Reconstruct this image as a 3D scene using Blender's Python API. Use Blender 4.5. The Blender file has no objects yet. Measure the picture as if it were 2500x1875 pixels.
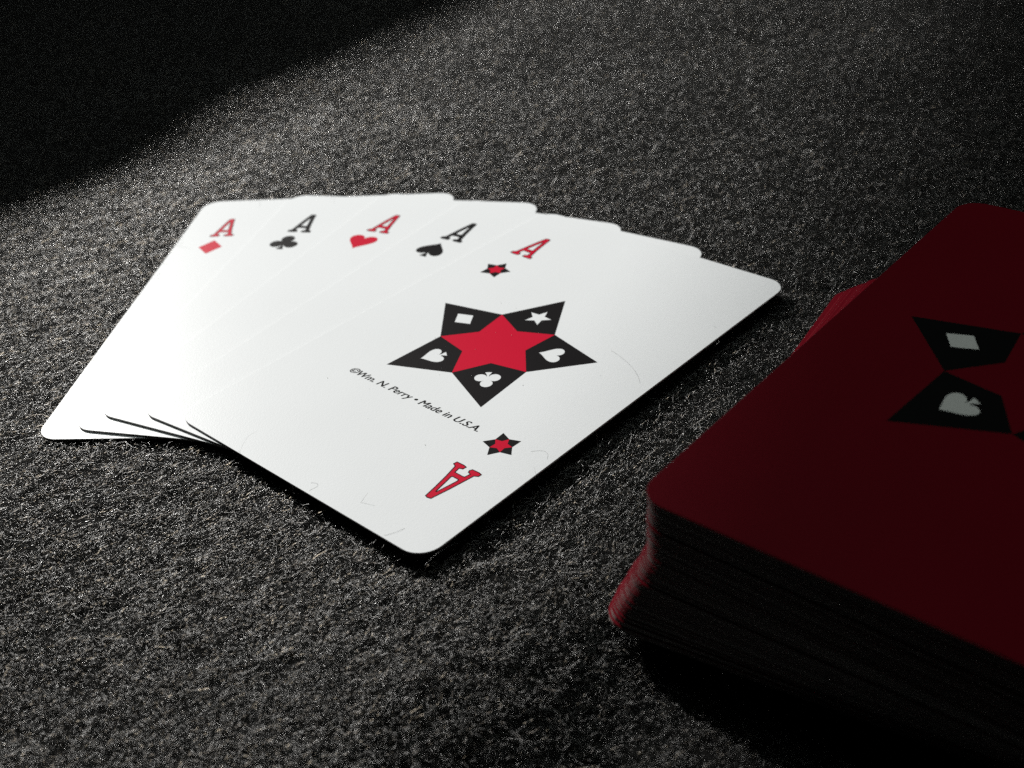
import bpy, bmesh, math, random
import numpy as np
from mathutils import Vector, Matrix
from mathutils.geometry import tessellate_polygon

MM = 0.001
scene = bpy.context.scene
col = scene.collection
R = math.radians

# ------------------------------------------------------------------ camera
Z0 = 2.0                      # height of the uppermost fanned card above the felt (mm)
CAM_H, PITCH, ROLL, F_PX = 98.63, 0.57471, -0.09398, 2831.85
cam = bpy.data.cameras.new('camera')
cam.sensor_width = 36.0
cam.lens = 36.0 * F_PX / 2500.0
cam.clip_start, cam.clip_end = 0.005, 20.0
cam.dof.use_dof = True
cam.dof.focus_distance = 0.172
cam.dof.aperture_fstop = 27.0
cam_o = bpy.data.objects.new('camera', cam)
col.objects.link(cam_o)
fw = Vector((0, math.cos(PITCH), -math.sin(PITCH)))
rx = Vector((1, 0, 0))
up = rx.cross(fw)
r2 = math.cos(ROLL) * rx + math.sin(ROLL) * up
u2 = -math.sin(ROLL) * rx + math.cos(ROLL) * up
M = Matrix((r2, u2, -fw)).transposed().to_4x4()
M.translation = Vector((0, 0, (CAM_H + Z0) * MM))
cam_o.matrix_world = M
scene.camera = cam_o

# ------------------------------------------------------------------ world, lamps, exposure
world = bpy.data.worlds.new('World')
scene.world = world
world.use_nodes = True
world.node_tree.nodes['Background'].inputs[0].default_value = (0.8, 0.95, 1.0, 1)
world.node_tree.nodes['Background'].inputs[1].default_value = 0.0015

AZ, EL, DIST = R(121), R(28), 1500.0
C0 = Vector((0, 170, 0))
LAMP = C0 + DIST * Vector((math.cos(EL) * math.cos(AZ), math.cos(EL) * math.sin(AZ), math.sin(EL)))
def lamp(name, kind, loc_mm, target_mm, power, colour, **kw):
    l = bpy.data.lights.new(name, kind)
    l.energy = power
    l.color = colour
    for k, v in kw.items():
        setattr(l, k, v)
    o = bpy.data.objects.new(name, l)
    col.objects.link(o)
    o.location = Vector(loc_mm) * MM
    o.rotation_euler = (Vector(target_mm) - Vector(loc_mm)).to_track_quat('-Z', 'Y').to_euler()
    return o
# one hard beam from behind on the left, one weak soft light from above
lamp('beam_lamp', 'SPOT', LAMP, C0, 160.0, (1.0, 0.975, 0.93), shadow_soft_size=0.0155, spot_size=R(40), spot_blend=0.2)
lamp('soft_lamp', 'AREA', (-60, 450, 620), (30, 170, 0), 0.95, (0.90, 1.0, 0.95), shape='DISK', size=0.35)

scene.render.engine = 'CYCLES'
scene.cycles.use_adaptive_sampling = False
scene.cycles.sampling_pattern = 'TABULATED_SOBOL'
scene.cycles.use_denoising = False      # the felt's glints must not be smoothed away
scene.view_settings.view_transform = 'Standard'
scene.view_settings.look = 'None'
scene.view_settings.exposure = 0.0
scene.view_settings.gamma = 1.0
scene.view_settings.use_curve_mapping = False

# ------------------------------------------------------------------ materials
def nodes(name):
    m = bpy.data.materials.new(name)
    m.use_nodes = True
    nt = m.node_tree
    return m, nt, nt.nodes['Principled BSDF']

def coated(name, colour, rough, bump=0.25, spec=0.5, var=0.03, scale=5200.0):
    """printed, lightly coated card stock: tiny embossed grain and faint tone wander"""
    m, nt, b = nodes(name)
    tc = nt.nodes.new('ShaderNodeTexCoord')
    n1 = nt.nodes.new('ShaderNodeTexNoise'); n1.inputs['Scale'].default_value = scale; n1.inputs['Detail'].default_value = 2
    n2 = nt.nodes.new('ShaderNodeTexNoise'); n2.inputs['Scale'].default_value = 45.0; n2.inputs['Detail'].default_value = 3
    nt.links.new(tc.outputs['Object'], n1.inputs['Vector'])
    nt.links.new(tc.outputs['Object'], n2.inputs['Vector'])
    ramp = nt.nodes.new('ShaderNodeMapRange')
    ramp.inputs['To Min'].default_value = 1 - var; ramp.inputs['To Max'].default_value = 1 + var
    nt.links.new(n2.outputs['Fac'], ramp.inputs['Value'])
    mul = nt.nodes.new('ShaderNodeVectorMath'); mul.operation = 'SCALE'
    mul.inputs[0].default_value = colour
    nt.links.new(ramp.outputs['Result'], mul.inputs['Scale'])
    nt.links.new(mul.outputs['Vector'], b.inputs['Base Color'])
    bp = nt.nodes.new('ShaderNodeBump'); bp.inputs['Strength'].default_value = bump; bp.inputs['Distance'].default_value = 0.00006
    nt.links.new(n1.outputs['Fac'], bp.inputs['Height'])
    nt.links.new(bp.outputs['Normal'], b.inputs['Normal'])
    b.inputs['Roughness'].default_value = rough
    b.inputs['Specular IOR Level'].default_value = spec
    b.inputs['Specular Tint'].default_value = (0.2, 0.2, 0.2, 1)
    return m

M_face = coated('card_face_paper', (0.775, 0.795, 0.82), 0.34, spec=0.10)
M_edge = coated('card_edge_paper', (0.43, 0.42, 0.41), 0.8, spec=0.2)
M_red = coated('red_ink', (0.56, 0.009, 0.035), 0.34, spec=0.10, var=0.06)
M_black = coated('black_ink', (0.012, 0.011, 0.012), 0.34, spec=0.10, var=0.2)
M_back = coated('red_card_back', (0.15, 0.003, 0.010), 0.5, spec=0.08, var=0.08)
M_backblack = coated('black_back_ink', (0.006, 0.006, 0.006), 0.5, spec=0.06, var=0.1)
M_backwhite = coated('white_back_mark', (0.80, 0.80, 0.77), 0.5, spec=0.08)

M_lint, nt, b = nodes('lint'); b.inputs['Base Color'].default_value = (0.06, 0.055, 0.05, 1); b.inputs['Roughness'].default_value = 0.5
M_dust, nt, b = nodes('dust'); b.inputs['Base Color'].default_value = (0.85, 0.85, 0.83, 1); b.inputs['Roughness'].default_value = 0.6

# felt backing: near black matted fibre mass
M_felt, nt, b = nodes('felt_backing')
tc = nt.nodes.new('ShaderNodeTexCoord')
n1 = nt.nodes.new('ShaderNodeTexNoise'); n1.inputs['Scale'].default_value = 900; n1.inputs['Detail'].default_value = 8; n1.inputs['Roughness'].default_value = 0.7
nt.links.new(tc.outputs['Object'], n1.inputs['Vector'])
cr = nt.nodes.new('ShaderNodeValToRGB')
cr.color_ramp.elements[0].position = 0.35; cr.color_ramp.elements[0].color = (0.003, 0.003, 0.003, 1)
cr.color_ramp.elements[1].position = 0.75; cr.color_ramp.elements[1].color = (0.02, 0.019, 0.018, 1)
nt.links.new(n1.outputs['Fac'], cr.inputs['Fac']); nt.links.new(cr.outputs['Color'], b.inputs['Base Color'])
bp = nt.nodes.new('ShaderNodeBump'); bp.inputs['Strength'].default_value = 0.8; bp.inputs['Distance'].default_value = 0.0006
nt.links.new(n1.outputs['Fac'], bp.inputs['Height']); nt.links.new(bp.outputs['Normal'], b.inputs['Normal'])
b.inputs['Roughness'].default_value = 0.9; b.inputs['Specular IOR Level'].default_value = 0.1

# felt fibres: black dyed hair, sharp glints, a little tone change from fibre to fibre
M_fibre = bpy.data.materials.new('felt_fibre'); M_fibre.use_nodes = True
nt = M_fibre.node_tree
nt.nodes.remove(nt.nodes['Principled BSDF'])
hi = nt.nodes.new('ShaderNodeHairInfo')
def ramp(stops):
    cr = nt.nodes.new('ShaderNodeValToRGB')
    e = cr.color_ramp.elements
    e[0].position, e[0].color = stops[0][0], (*stops[0][1], 1)
    e[1].position, e[1].color = stops[-1][0], (*stops[-1][1], 1)
    for p, c in stops[1:-1]:
        x = e.new(p); x.color = (*c, 1)
    nt.links.new(hi.outputs['Random'], cr.inputs['Fac'])
    return cr
gl = nt.nodes.new('ShaderNodeBsdfHairPrincipled')
gl.model = 'CHIANG'; gl.parametrization = 'COLOR'
gl.inputs['Roughness'].default_value = 0.065
gl.inputs['Radial Roughness'].default_value = 0.5
gl.inputs["IOR"].default_value = 1.46
gl.inputs['Random Roughness'].default_value = 0.5
gc = ramp([(0.0, (0.002, 0.002, 0.002)), (0.7, (0.004, 0.004, 0.004)), (0.9, (0.007, 0.006, 0.005)), (1.0, (0.018, 0.015, 0.011))])
nt.links.new(gc.outputs['Color'], gl.inputs['Color'])
nt.links.new(gl.outputs['BSDF'], nt.nodes['Material Output'].inputs['Surface'])

M_blocker, nt, b = nodes('blocker_black_wood')  # surface of the boards added to block the beam
tc = nt.nodes.new('ShaderNodeTexCoord'); mp = nt.nodes.new('ShaderNodeMapping'); mp.inputs['Scale'].default_value = (1, 12, 12)
n1 = nt.nodes.new('ShaderNodeTexNoise'); n1.inputs['Scale'].default_value = 14; n1.inputs['Detail'].default_value = 6
nt.links.new(tc.outputs['Object'], mp.inputs['Vector']); nt.links.new(mp.outputs['Vector'], n1.inputs['Vector'])
cr = nt.nodes.new('ShaderNodeValToRGB')
cr.color_ramp.elements[0].color = (0.006, 0.005, 0.004, 1); cr.color_ramp.elements[1].color = (0.02, 0.016, 0.013, 1)
nt.links.new(n1.outputs['Fac'], cr.inputs['Fac']); nt.links.new(cr.outputs['Color'], b.inputs['Base Color'])
b.inputs['Roughness'].default_value = 0.7

# ------------------------------------------------------------------ helpers
def tag(o, label=None, cat=None, group=None, kind=None):
    if label: o['label'] = label
    if cat: o['category'] = cat
    if group: o['group'] = group
    if kind: o['kind'] = kind
    return o

def link(name, mesh, mats, parent=None):
    for m in (mats if isinstance(mats, (list, tuple)) else [mats]):
        mesh.materials.append(m)
    o = bpy.data.objects.new(name, mesh)
    col.objects.link(o)
    if parent: o.parent = parent
    return o

def flat(name, loops_list, z, mat, parent):
    """flat print: each entry of loops_list is [outer, hole, ...] in card millimetres"""
    vs, fs = [], []
    for loops in loops_list:
        tris = tessellate_polygon([[Vector((p[0], p[1], 0)) for p in lp] for lp in loops])
        base = len(vs)
        pts = [p for lp in loops for p in lp]
        vs += [(p[0] * MM, p[1] * MM, z * MM) for p in pts]
        for t in tris:
            a, b_, c = (Vector(pts[i]) for i in t)
            if (b_ - a).cross(c - a) < 0: t = t[::-1]
            fs.append([base + i for i in t])
    me = bpy.data.meshes.new(name)
    me.from_pydata(vs, [], fs); me.update()
    return link(name, me, mat, parent)

def outline(name, loops, width, z, mat, parent):
    vs, fs = [], []
    for lp in loops:
        n = len(lp); base = len(vs)
        for i in range(n):
            p0, p1, p2 = Vector(lp[i - 1]), Vector(lp[i]), Vector(lp[(i + 1) % n])
            d1, d2 = (p1 - p0).normalized(), (p2 - p1).normalized()
            n1, n2 = Vector((-d1.y, d1.x)), Vector((-d2.y, d2.x))
            mt = (n1 + n2)
            mt = mt.normalized() if mt.length > 1e-5 else n1
            k = width / 2 / max(0.55, mt.dot(n1))
            vs += [((p1 + mt * k).x * MM, (p1 + mt * k).y * MM, z * MM), ((p1 - mt * k).x * MM, (p1 - mt * k).y * MM, z * MM)]
        for i in range(n):
            a, b_ = base + 2 * i, base + 2 * ((i + 1) % n)
            fs.append((a, a + 1, b_ + 1, b_))
    me = bpy.data.meshes.new(name); me.from_pydata(vs, [], fs); me.update()
    return link(name, me, mat, parent)

def tf(pts, x=0, y=0, ang=0, s=1):
    c, si = math.cos(ang), math.sin(ang)
    return [(x + s * (c * p[0] - si * p[1]), y + s * (si * p[0] + c * p[1])) for p in pts]

def smooth_loop(pts, it=2):
    for _ in range(it):
        q = []
        n = len(pts)
        for i in range(n):
            a, b_ = pts[i], pts[(i + 1) % n]
            q += [(a[0] * .75 + b_[0] * .25, a[1] * .75 + b_[1] * .25), (a[0] * .25 + b_[0] * .75, a[1] * .25 + b_[1] * .75)]
        pts = q
    return pts

# --- print shapes, unit height (about -0.5 .. 0.5), pointing up
DIAMOND = [(0, .5), (-.41, 0), (0, -.5), (.41, 0)]
def bez(p0, p1, p2, p3, n=10):
    return [tuple((1-t)**3*a + 3*(1-t)**2*t*b_ + 3*(1-t)*t*t*c + t**3*d for a, b_, c, d in zip(p0, p1, p2, p3)) for t in [i / n for i in range(n)]]
HEART = (bez((0, -.5), (-.12, -.25), (-.5, -.05), (-.5, .22)) + bez((-.5, .22), (-.5, .5), (-.08, .56), (0, .24)) +
         bez((0, .24), (.08, .56), (.5, .5), (.5, .22)) + bez((.5, .22), (.5, -.05), (.12, -.25), (0, -.5)))
SPADE = (bez((0, .5), (-.12, .3), (-.48, .12), (-.48, -.14)) + bez((-.48, -.14), (-.48, -.4), (-.14, -.42), (-.035, -.2)) +
         [(-.04, -.3), (-.14, -.5), (.14, -.5), (.04, -.3)] +
         bez((.035, -.2), (.14, -.42), (.48, -.4), (.48, -.14)) + bez((.48, -.14), (.48, .12), (.12, .3), (0, .5)))
def arc(cx, cy, r, a0, a1, n=14):
    return [(cx + r * math.cos(R(a0 + (a1 - a0) * i / n)), cy + r * math.sin(R(a0 + (a1 - a0) * i / n))) for i in range(n + 1)]
CLUB = (arc(0, .26, .235, -62, 242) + arc(-.26, -.13, .235, 60, 340) + [(-.03, -.2), (-.05, -.32), (-.13, -.5), (.13, -.5), (.05, -.32), (.03, -.2)] +
        arc(.26, -.13, .235, 200, 480))
def star_pts(Ro, Ri, phase=90):
    return [((Ro if k % 2 == 0 else Ri) * math.cos(R(phase + 36 * k)), (Ro if k % 2 == 0 else Ri) * math.sin(R(phase + 36 * k))) for k in range(10)]
STAR = star_pts(.55, .25)

# slab-serif capital A, millimetres, centred, upright
_A = [[18.54,-34.83],[19.0,-34.95],[19.57,-34.81],[20.18,-31.9],[20.92,-27.67],[21.5,-27.35],[21.56,-26.8],[20.96,-26.66],[19.74,-26.7],[19.52,-27.12],[19.72,-27.5],[20.22,-27.65],[20.0,-28.6],[19.65,-28.66],[18.1,-28.62],[17.95,-27.6],[18.5,-27.4],[18.6,-26.82],[18.09,-26.68],[16.66,-26.7],[16.56,-27.3],[17.15,-27.56],[17.72,-29.96],[18.22,-32.68]]
_H = [[19.0,-33.3],[19.16,-33.3],[19.5,-31.6],[19.82,-29.75],[19.7,-29.52],[18.55,-29.5],[18.4,-29.7],[18.62,-30.9]]
AX, AY = 19.06, -30.8
LET_A = [[(-(p[0] - AX), -(p[1] - AY)) for p in lp] for lp in (_A, _H)]

CW, CH, CR, CT = 55.5, 88.9, 3.6, 0.28
def card_mesh(name, thick, top_bevel=.025, inked=False):
    seg = 9
    def ring(inset, z):
        r = CR - inset
        pts = []
        for cx_, cy_, a0 in ((CW/2-CR, CH/2-CR, 0), (-CW/2+CR, CH/2-CR, 90), (-CW/2+CR, -CH/2+CR, 180), (CW/2-CR, -CH/2+CR, 270)):
            for i in range(seg + 1):
                a = R(a0 + 90 * i / seg)
                pts.append(((cx_ + r * math.cos(a)) * MM, (cy_ + r * math.sin(a)) * MM, z * MM))
        return pts
    rings = [ring(.03, 0), ring(0, .03), ring(0, thick - top_bevel), ring(top_bevel, thick)]
    n = len(rings[0])
    vs = [p for r_ in rings for p in r_]
    fs = [tuple(reversed(range(n))), tuple(range(3 * n, 4 * n))]
    for k in range(3):
        for i in range(n):
            j = (i + 1) % n
            fs.append((k*n+i, k*n+j, (k+1)*n+j, (k+1)*n+i))
    me = bpy.data.meshes.new(name)
    me.from_pydata(vs, [], fs)
    me.polygons[1].material_index = 1
    if inked:                                # the back's ink runs over the pressed-down rim
        for i in range(2 + 2 * n, 2 + 3 * n): me.polygons[i].material_index = 1
    me.update()
    return me

# ------------------------------------------------------------------ felt cloth (setting)
rng = np.random.default_rng(7)
def spectral(n, lo, hi, seed, mean=None, spread=0):
    g = np.random.default_rng(seed)
    lam = np.exp(g.uniform(np.log(lo), np.log(hi), n)); a = g.uniform(0, 2*np.pi, n)
    if mean is not None: a = g.normal(mean, spread, n)
    return 2*np.pi/lam*np.cos(a), 2*np.pi/lam*np.sin(a), g.uniform(0, 2*np.pi, n)
W_BIG, W_MID = spectral(12, 55, 140, 3), spectral(60, 2.2, 11.0, 5, R(112), R(45))
def wave(w, x, y):
    o = np.zeros_like(x)
    for kx, ky, p in zip(*w): o += np.sin(kx*x + ky*y + p)
    return o / math.sqrt(len(w[0]) / 2)
def smooth01(t): t = np.clip(t, 0, 1); return t*t*(3-2*t)
def felt_z(x, y):
    """height of the cloth (mm): level under the cards and the deck, slack ripples further out"""
    d = np.sqrt(((x - 8) / 1.05)**2 + ((y - 165) / 0.95)**2)
    far = smooth01((d - 62) / 90)
    # hollow added to the cloth to darken the felt before the deck's corner
    p = (x + 20) * 0.515 - (y - 100) * 0.857
    dip = -6.5 * smooth01((p - 5) / 28) * (1 - smooth01((x - 4) / 24))
    return -0.15 + wave(W_BIG, x, y) * 0.55 * far + dip
ax = np.concatenate([[-1800, -1200, -800, -550, -400], np.arange(-300, 301, 4.0), [400, 550, 800, 1200, 1800]])
ay = np.concatenate([[-900, -500, -250, -100], np.arange(-20, 561, 4.0), [650, 800, 1000, 1300, 1700, 2200]])
X, Y = np.meshgrid(ax, ay)
Z = felt_z(X, Y) - 0.25
fade = smooth01((np.maximum(np.abs(X) - 300, np.maximum(Y - 556, -Y - 20))) / 150)
Z = Z * (1 - fade) - 0.4 * fade
nx, ny = len(ax), len(ay)
me = bpy.data.meshes.new('felt_cloth')
me.from_pydata((np.stack([X, Y, Z], -1).reshape(-1, 3) * MM).tolist(), [],
               [(j*nx+i, j*nx+i+1, (j+1)*nx+i+1, (j+1)*nx+i) for j in range(ny-1) for i in range(nx-1)])
me.polygons.foreach_set('use_smooth', [True] * len(me.polygons)); me.update()
felt = link('felt_cloth', me, M_felt)
tag(felt, 'black felt cloth lying under the cards', 'felt', kind='structure')

# ------------------------------------------------------------------ fanned aces
G_FAN = 'aces fanned out on the felt'
FAN = {   # x, y (mm), turn (deg), layer
    'diamond': (-41.78, 191.71, -7.94, 0), 'club': (-30.39, 187.34, -17.37, 1), 'heart': (-20.83, 181.52, -29.59, 2),
    'spade': (-10.47, 173.66, -37.39, 3), 'star': (-1.69, 163.93, -45.12, 4)}
PITCH_FAN = 0.355
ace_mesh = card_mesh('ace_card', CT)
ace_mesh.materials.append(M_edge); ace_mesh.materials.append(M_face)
LABELS = {
    'diamond': 'white ace of diamonds playing card, undermost in the fan on the felt',
    'club': 'white ace of clubs playing card fanned between the diamond and heart aces',
    'heart': 'white ace of hearts playing card fanned between the club and spade aces',
    'spade': 'white ace of spades playing card fanned directly under the star ace',
    'star': 'white ace of stars playing card with big red and black star, topmost in fan'}
ZP = CT + 0.012
PIPX, PIPY, PIPH = -19.9, 21.85, 6.0
def index(card, suit, red, rot):
    def T(p): return tf(p, ang=math.pi if rot else 0)
    a = [T(tf(lp, -AX, -AY)) for lp in LET_A]
    lt = flat('index_letter', [a], ZP, M_red if red else M_black, card)
    outline('letter_outline', a, 0.16, ZP + 0.008, M_black, lt)
    if suit == 'star':
        pt = flat('suit_star', [[T(tf(k, -19.04, 19.95))] for k in kites(2.98, 1.75, .95)], ZP, M_black, card)
        flat('red_centre', [[T(tf(star_pts(1.75, .95, 126), -19.04, 19.95))]], ZP, M_red, pt)
    else:
        shp = dict(diamond=DIAMOND, club=CLUB, heart=HEART, spade=SPADE)[suit]
        flat('suit_pip', [[T(tf(shp, PIPX, PIPY, 0, PIPH))]], ZP, M_red if red else M_black, card)
def kites(Ro, Rn, Ri):
    out = []
    for k in range(5):
        a = 90 + 72 * k
        out.append([(r_ * math.cos(R(b_)), r_ * math.sin(R(b_))) for r_, b_ in ((Ro, a), (Rn, a + 36), (Ri, a), (Rn, a - 36))])
    return out
def emblem(card, cx_, cy_, s, z, mk, mw, mr=None):
    if mr: flat('red_star', [[tf(star_pts(10.18, 5.5, 126), cx_, cy_, 0, s)]], z, mr, card)
    marks = [('star_mark', STAR, 4.3, 10.95), ('diamond_mark', DIAMOND, 4.4, 11.0), ('spade_mark', SPADE, 4.3, 10.3), ('club_mark', CLUB, 4.3, 10.4), ('heart_mark', HEART, 4.2, 10.0)]
    for k, (nm, shp, size, rad) in enumerate(marks):
        a = R(90 + 72 * k)
        kp = flat('star_point', [[tf(kites(18.08, 10.18, 5.5)[k], cx_, cy_, 0, s)]], z, mk, card)
        flat(nm, [[tf(shp, cx_ + s * rad * math.cos(a), cy_ + s * rad * math.sin(a), a - math.pi / 2, size * s)]], z + 0.01, mw, kp)
cards = {}
for suit, (x_, y_, th, lay) in FAN.items():
    o = bpy.data.objects.new('playing_card', ace_mesh)
    col.objects.link(o)
    o.location = (x_ * MM, y_ * MM, (Z0 - CT - (4 - lay) * PITCH_FAN) * MM)
    o.rotation_euler = (0, 0, R(th))
    tag(o, LABELS[suit], 'playing card', G_FAN)
    red = suit in ('diamond', 'heart', 'star')
    index(o, suit, red, False); index(o, suit, red, True)
    cards[suit] = o
star = cards['star']
emblem(star, -.74, .02, 1.0, ZP, M_black, M_face, M_red)
# the small printed line under the star
cu = bpy.data.curves.new('printed_line', 'FONT')
cu.body = '\u00a9Wm. N. Perry \u2022 Made in U.S.A.'
cu.size = 1.0; cu.shear = 0.22; cu.space_character = 1.0
tmp = bpy.data.objects.new('printed_line_source', cu)
col.objects.link(tmp)
bpy.context.view_layer.update()
tm = bpy.data.meshes.new_from_object(tmp.evaluated_get(bpy.context.evaluated_depsgraph_get()))
bpy.data.objects.remove(tmp)
co = np.empty(len(tm.vertices) * 3); tm.vertices.foreach_get('co', co); co = co.reshape(-1, 3)
x0, x1 = co[:, 0].min(), co[:, 0].max()
capH = 0.70
co[:, 0] = (-15.1 + (co[:, 0] - x0) / (x1 - x0) * 28.9) * MM
co[:, 1] = (-19.65 + co[:, 1] * 1.95) * MM
co[:, 2] = ZP * MM
tm.vertices.foreach_set('co', co.ravel()); tm.update(); tm.name = 'printed_line'
tm.materials.clear()
pl = link('printed_line', tm, M_black, star)
bm = bmesh.new(); bm.from_mesh(tm)                      # a second, slightly shifted impression thickens the strokes
g = bmesh.ops.duplicate(bm, geom=bm.verts[:] + bm.edges[:] + bm.faces[:])
bmesh.ops.translate(bm, verts=[v for v in g['geom'] if isinstance(v, bmesh.types.BMVert)], vec=(0.09 * MM, 0.03 * MM, 0.003 * MM))
bm.to_mesh(tm); bm.free()

# ------------------------------------------------------------------ the deck
G_DECK = 'red backed cards squared in the deck'
NDECK = 60
DX, DY, DTH, DTOP = 62.63, 111.88, -43.20, 19.11 + Z0
Z_BASE = 0.42
dp = (DTOP - Z_BASE) / NDECK
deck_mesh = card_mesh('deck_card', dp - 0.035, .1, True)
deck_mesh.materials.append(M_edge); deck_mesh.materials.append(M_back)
th0 = R(DTH)
bl_top = Vector((DX, DY)) + Vector((math.cos(th0) * -CW/2 + math.sin(th0) * CH/2, math.sin(th0) * -CW/2 - math.cos(th0) * CH/2))
bl_bot = Vector((7.7, 100.6))
rj = random.Random(4)
top = None
for i in range(NDECK):
    zb = Z_BASE + i * dp
    u = min(1.0, max(0.0, (12.3 - zb) / 11.4))
    ue = u ** 0.9
    th = th0 + R(8.8) * ue + R(rj.uniform(-.25, .25)) * (0 if i == NDECK - 1 else 1)
    bl = bl_top.lerp(bl_bot, ue)
    j = (0, 0) if i == NDECK - 1 else (rj.uniform(-.14, .14), rj.uniform(-.14, .14))
    c = bl + Vector((math.cos(th) * CW/2 - math.sin(th) * CH/2, math.sin(th) * CW/2 + math.cos(th) * CH/2))
    o = bpy.data.objects.new('playing_card', deck_mesh)
    col.objects.link(o)
    o.location = ((c.x + j[0]) * MM, (c.y + j[1]) * MM, zb * MM)
    o.rotation_euler = (0, 0, th)
    tag(o, 'red backed playing card with white edges stacked within the face-down deck', 'playing card', G_DECK)
    top = o
top['label'] = 'red playing card back with black star points, lying on top of the deck'
emblem(top, .68, .24, 1.17, dp - 0.035 + 0.012, M_backblack, M_backwhite)

# ------------------------------------------------------------------ boards added to shade the beam, unseen outside the view
def slab(name, ang, foot, s_back, t0, t1, z0, z1, thick, parent=None):
    """board parallel to the shade line through foot (mm), s_back behind it; z0/z1 None = the edge that casts that line"""
    d = Vector((math.cos(R(ang)), math.sin(R(ang)), 0)); n = Vector((d.y, -d.x, 0))
    s0 = Vector((*foot, 0)).dot(n); sl = LAMP.dot(n)
    ze = s_back / (s0 - sl) * LAMP.z
    z0 = ze if z0 is None else z0
    z1 = ze if z1 is None else (ze + z1 if z1 < 0 else z1)
    bm = bmesh.new()
    bmesh.ops.create_cube(bm, size=1)
    bmesh.ops.scale(bm, vec=((t1 - t0) * MM, thick * MM, (z1 - z0) * MM), verts=bm.verts)
    bmesh.ops.bevel(bm, geom=bm.edges[:], offset=1.2 * MM, segments=2, affect='EDGES')
    me_ = bpy.data.meshes.new(name); bm.to_mesh(me_); bm.free()
    o = link(name, me_, M_blocker, parent)
    c_ = n * (s0 - s_back) + d * ((t0 + t1) / 2)
    o.location = (c_.x * MM, c_.y * MM, (z0 + z1) / 2 * MM)
    o.rotation_euler = (0, 0, R(ang))
    return o
FOOT_L, FOOT_R = (-45, 328), (27, 86)
low = slab('low_beam_blocker', 55.0, FOOT_L, 430, -150, 1150, -0.4, None, 10)  # unseen blocker, added to cast the shade at the far left
tag(low, 'unseen low black wooden board added to cut the beam from below', 'board')
high = bpy.data.objects.new('tall_beam_blocker', None); col.objects.link(high)  # unseen blocker, added to shade the right side and the deck top
tag(high, 'unseen tall black wooden screen on two posts added to cut the beam from above', 'screen')
slab('blocker_panel', 64.0, FOOT_R, 680, -250, 1350, None, 800, 10, high)
slab('blocker_post', 64.0, FOOT_R, 680, -285, -251, -0.4, 800, 16, high)
slab('blocker_post', 64.0, FOOT_R, 680, 1351, 1385, -0.4, 800, 16, high)

# ------------------------------------------------------------------ lint and dust
def tube(name, pts, rad, mat, parent=None):
    bm = bmesh.new(); prev = None; k = 5
    for i, p in enumerate(pts):
        d = (Vector(pts[min(i+1, len(pts)-1)]) - Vector(pts[max(i-1, 0)])).normalized()
        a = d.cross(Vector((0, 0, 1))).normalized(); b_ = a.cross(d)
        rg = [bm.verts.new((Vector(p) + rad * (math.cos(2*math.pi*q/k) * a + math.sin(2*math.pi*q/k) * b_)) * MM) for q in range(k)]
        if prev:
            for q in range(k): bm.faces.new((prev[q], prev[(q+1) % k], rg[(q+1) % k], rg[q]))
        prev = rg
    me_ = bpy.data.meshes.new(name); bm.to_mesh(me_); bm.free()
    return link(name, me_, mat, parent)
def on_star(pl):
    th = R(FAN['star'][2]); c, s = math.cos(th), math.sin(th)
    out = []
    for i, p in enumerate(pl):
        h = 0.022 + 0.03 * math.sin(math.pi * i / max(1, len(pl) - 1))
        out.append((FAN['star'][0] + c*p[0] - s*p[1], FAN['star'][1] + s*p[0] + c*p[1], Z0 + h))
    return out
def curve_pts(a, b_, c, n=14):
    return [((1-t)**2*a[0] + 2*(1-t)*t*b_[0] + t*t*c[0], (1-t)**2*a[1] + 2*(1-t)*t*b_[1] + t*t*c[1]) for t in [i / n for i in range(n + 1)]]
for lab, cp in (('long fine hair lying on the star ace beside the heart point', curve_pts((15.9, 9.7), (22.5, 8.2), (25.6, 4.6))),
                ('short curled hair at the right edge of the star ace', curve_pts((23.6, -18.6), (25.4, -16.2), (26.7, -18.6))),
                ('thin hair on the bottom corner of the star ace below the red A', curve_pts((21.3, -41.4), (20.9, -43.0), (20.2, -44.0))),
                ('tiny bent hair at the bottom edge of the star ace', curve_pts((3.2, -42.6), (5.0, -41.4), (4.4, -43.9)))):
    tag(tube('lint_hair', on_star(cp), 0.0085, M_lint), lab, 'lint')
bm = bmesh.new()
rd = random.Random(11)
th = R(FAN['star'][2])
for i in range(34):
    px, py = rd.uniform(-20, 20), rd.uniform(-30, 20)
    if i < 25: px, py = rd.uniform(-13, 12), rd.uniform(-12, 12)
    r_ = rd.choice((.03, .035, .045, .06))
    g = bmesh.ops.create_icosphere(bm, subdivisions=1, radius=r_ * MM)
    bmesh.ops.translate(bm, verts=g['verts'], vec=((FAN['star'][0] + math.cos(th)*px - math.sin(th)*py) * MM, (FAN['star'][1] + math.sin(th)*px + math.cos(th)*py) * MM, (Z0 + .012 + r_ * .7) * MM))
me = bpy.data.meshes.new('dust_specks'); bm.to_mesh(me); bm.free()
tag(link('dust_specks', me, M_dust), 'tiny pale dust specks scattered on the star ace', 'dust', kind='stuff')

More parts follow.
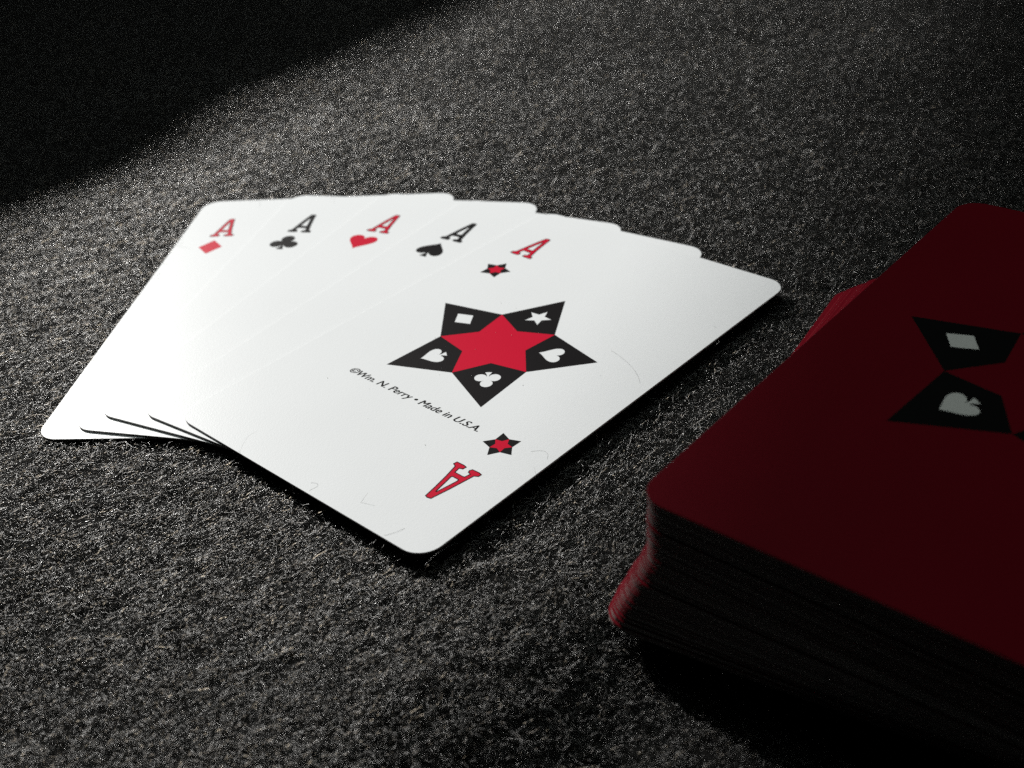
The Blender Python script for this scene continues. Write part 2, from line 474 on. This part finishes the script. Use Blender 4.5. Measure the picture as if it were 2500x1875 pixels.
# ------------------------------------------------------------------ felt fibres
def inside(x, y, cx_, cy_, th, grow):
    c, s = math.cos(th), math.sin(th)
    lx, ly = c*(x-cx_) + s*(y-cy_), -s*(x-cx_) + c*(y-cy_)
    return np.minimum(CW/2 + grow - np.abs(lx), CH/2 + grow - np.abs(ly))
def fibres(name, n_try, length, rad, lift, curl, seed, label):
    g = np.random.default_rng(seed)
    y = g.uniform(45, 540, n_try); x = g.uniform(-250, 250, n_try)
    keep = (x > -100 - .34*(y-88)) & (x < 88 + .44*(y-76))
    dist = np.sqrt(x*x + y*y + 100.0**2)
    keep &= g.uniform(0, 1, n_try) < np.minimum(1.0, (150.0 / dist)**1.25)
    depth = np.full(n_try, -99.0)
    for (cx_, cy_, t_) in [(v[0], v[1], R(v[2])) for v in FAN.values()] + [(DX, DY, th0), (DX - 2, DY + 4, th0 + R(9))]:
        depth = np.maximum(depth, inside(x, y, cx_, cy_, t_, 0))
    keep &= depth < (9 if length < 3 else -3.5)
    x, y, depth = x[keep], y[keep], depth[keep]
    n = len(x); K = 8
    low_ = depth > -1.0
    mid = wave(W_MID, x, y)
    zf = felt_z(x, y)
    z = zf + 0.18 * mid + g.uniform(-.28, .1, n)
    az = g.uniform(0, 2*np.pi, n)
    # a lazy nap: fibres lean together over a few millimetres
    az = np.where(g.uniform(0, 1, n) < .72, R(14) + 0.6 * wave(W_MID, x + 31, y + 7) + g.normal(0, .45, n), az)
    el = np.abs(g.normal(0, 1, n)) * R(lift) + R(4)
    L = length * np.exp(g.normal(0, .45, n)) / (K - 1)
    kaz = g.normal(0, curl, n); kel = -np.abs(g.normal(R(8), R(8), n))
    P = np.empty((n, K, 3))
    zmax = np.where(low_, 0.28, 9.0)
    for k in range(K):
        P[:, k, 0] = x; P[:, k, 1] = y; P[:, k, 2] = np.minimum(z, zmax)
        x = x + L*np.cos(el)*np.cos(az); y = y + L*np.cos(el)*np.sin(az); z = np.maximum(z + L*np.sin(el), zf - .3)
        az = az + kaz + g.normal(0, .22, n); el = el + kel + g.normal(0, .16, n)
    hc = bpy.data.hair_curves.new(name)
    hc.add_curves([K] * n)
    hc.attributes['position'].data.foreach_set('vector', (P.reshape(-1) * MM).astype(np.float32))
    ra = hc.attributes.get('radius') or hc.attributes.new('radius', 'FLOAT', 'POINT')
    rr = (rad * np.exp(g.normal(0, .25, n)))[:, None] * np.array([1, 1, 1, 1, 1, .95, .8, .45])[None]
    ra.data.foreach_set('value', (rr.reshape(-1) * MM).astype(np.float32))
    hc.materials.append(M_fibre)
    o = bpy.data.objects.new(name, hc); col.objects.link(o)
    tag(o, label, 'felt nap', kind='stuff')
    print(name, n)
    return o
fibres('felt_fibres', 3700000, 2.3, 0.0145, 12, .27, 21, 'matted black fibres covering the felt cloth')
fibres('loose_fibres', 110000, 3.4, 0.010, 24, .3, 22, 'longer loose fibres curling up from the felt cloth')
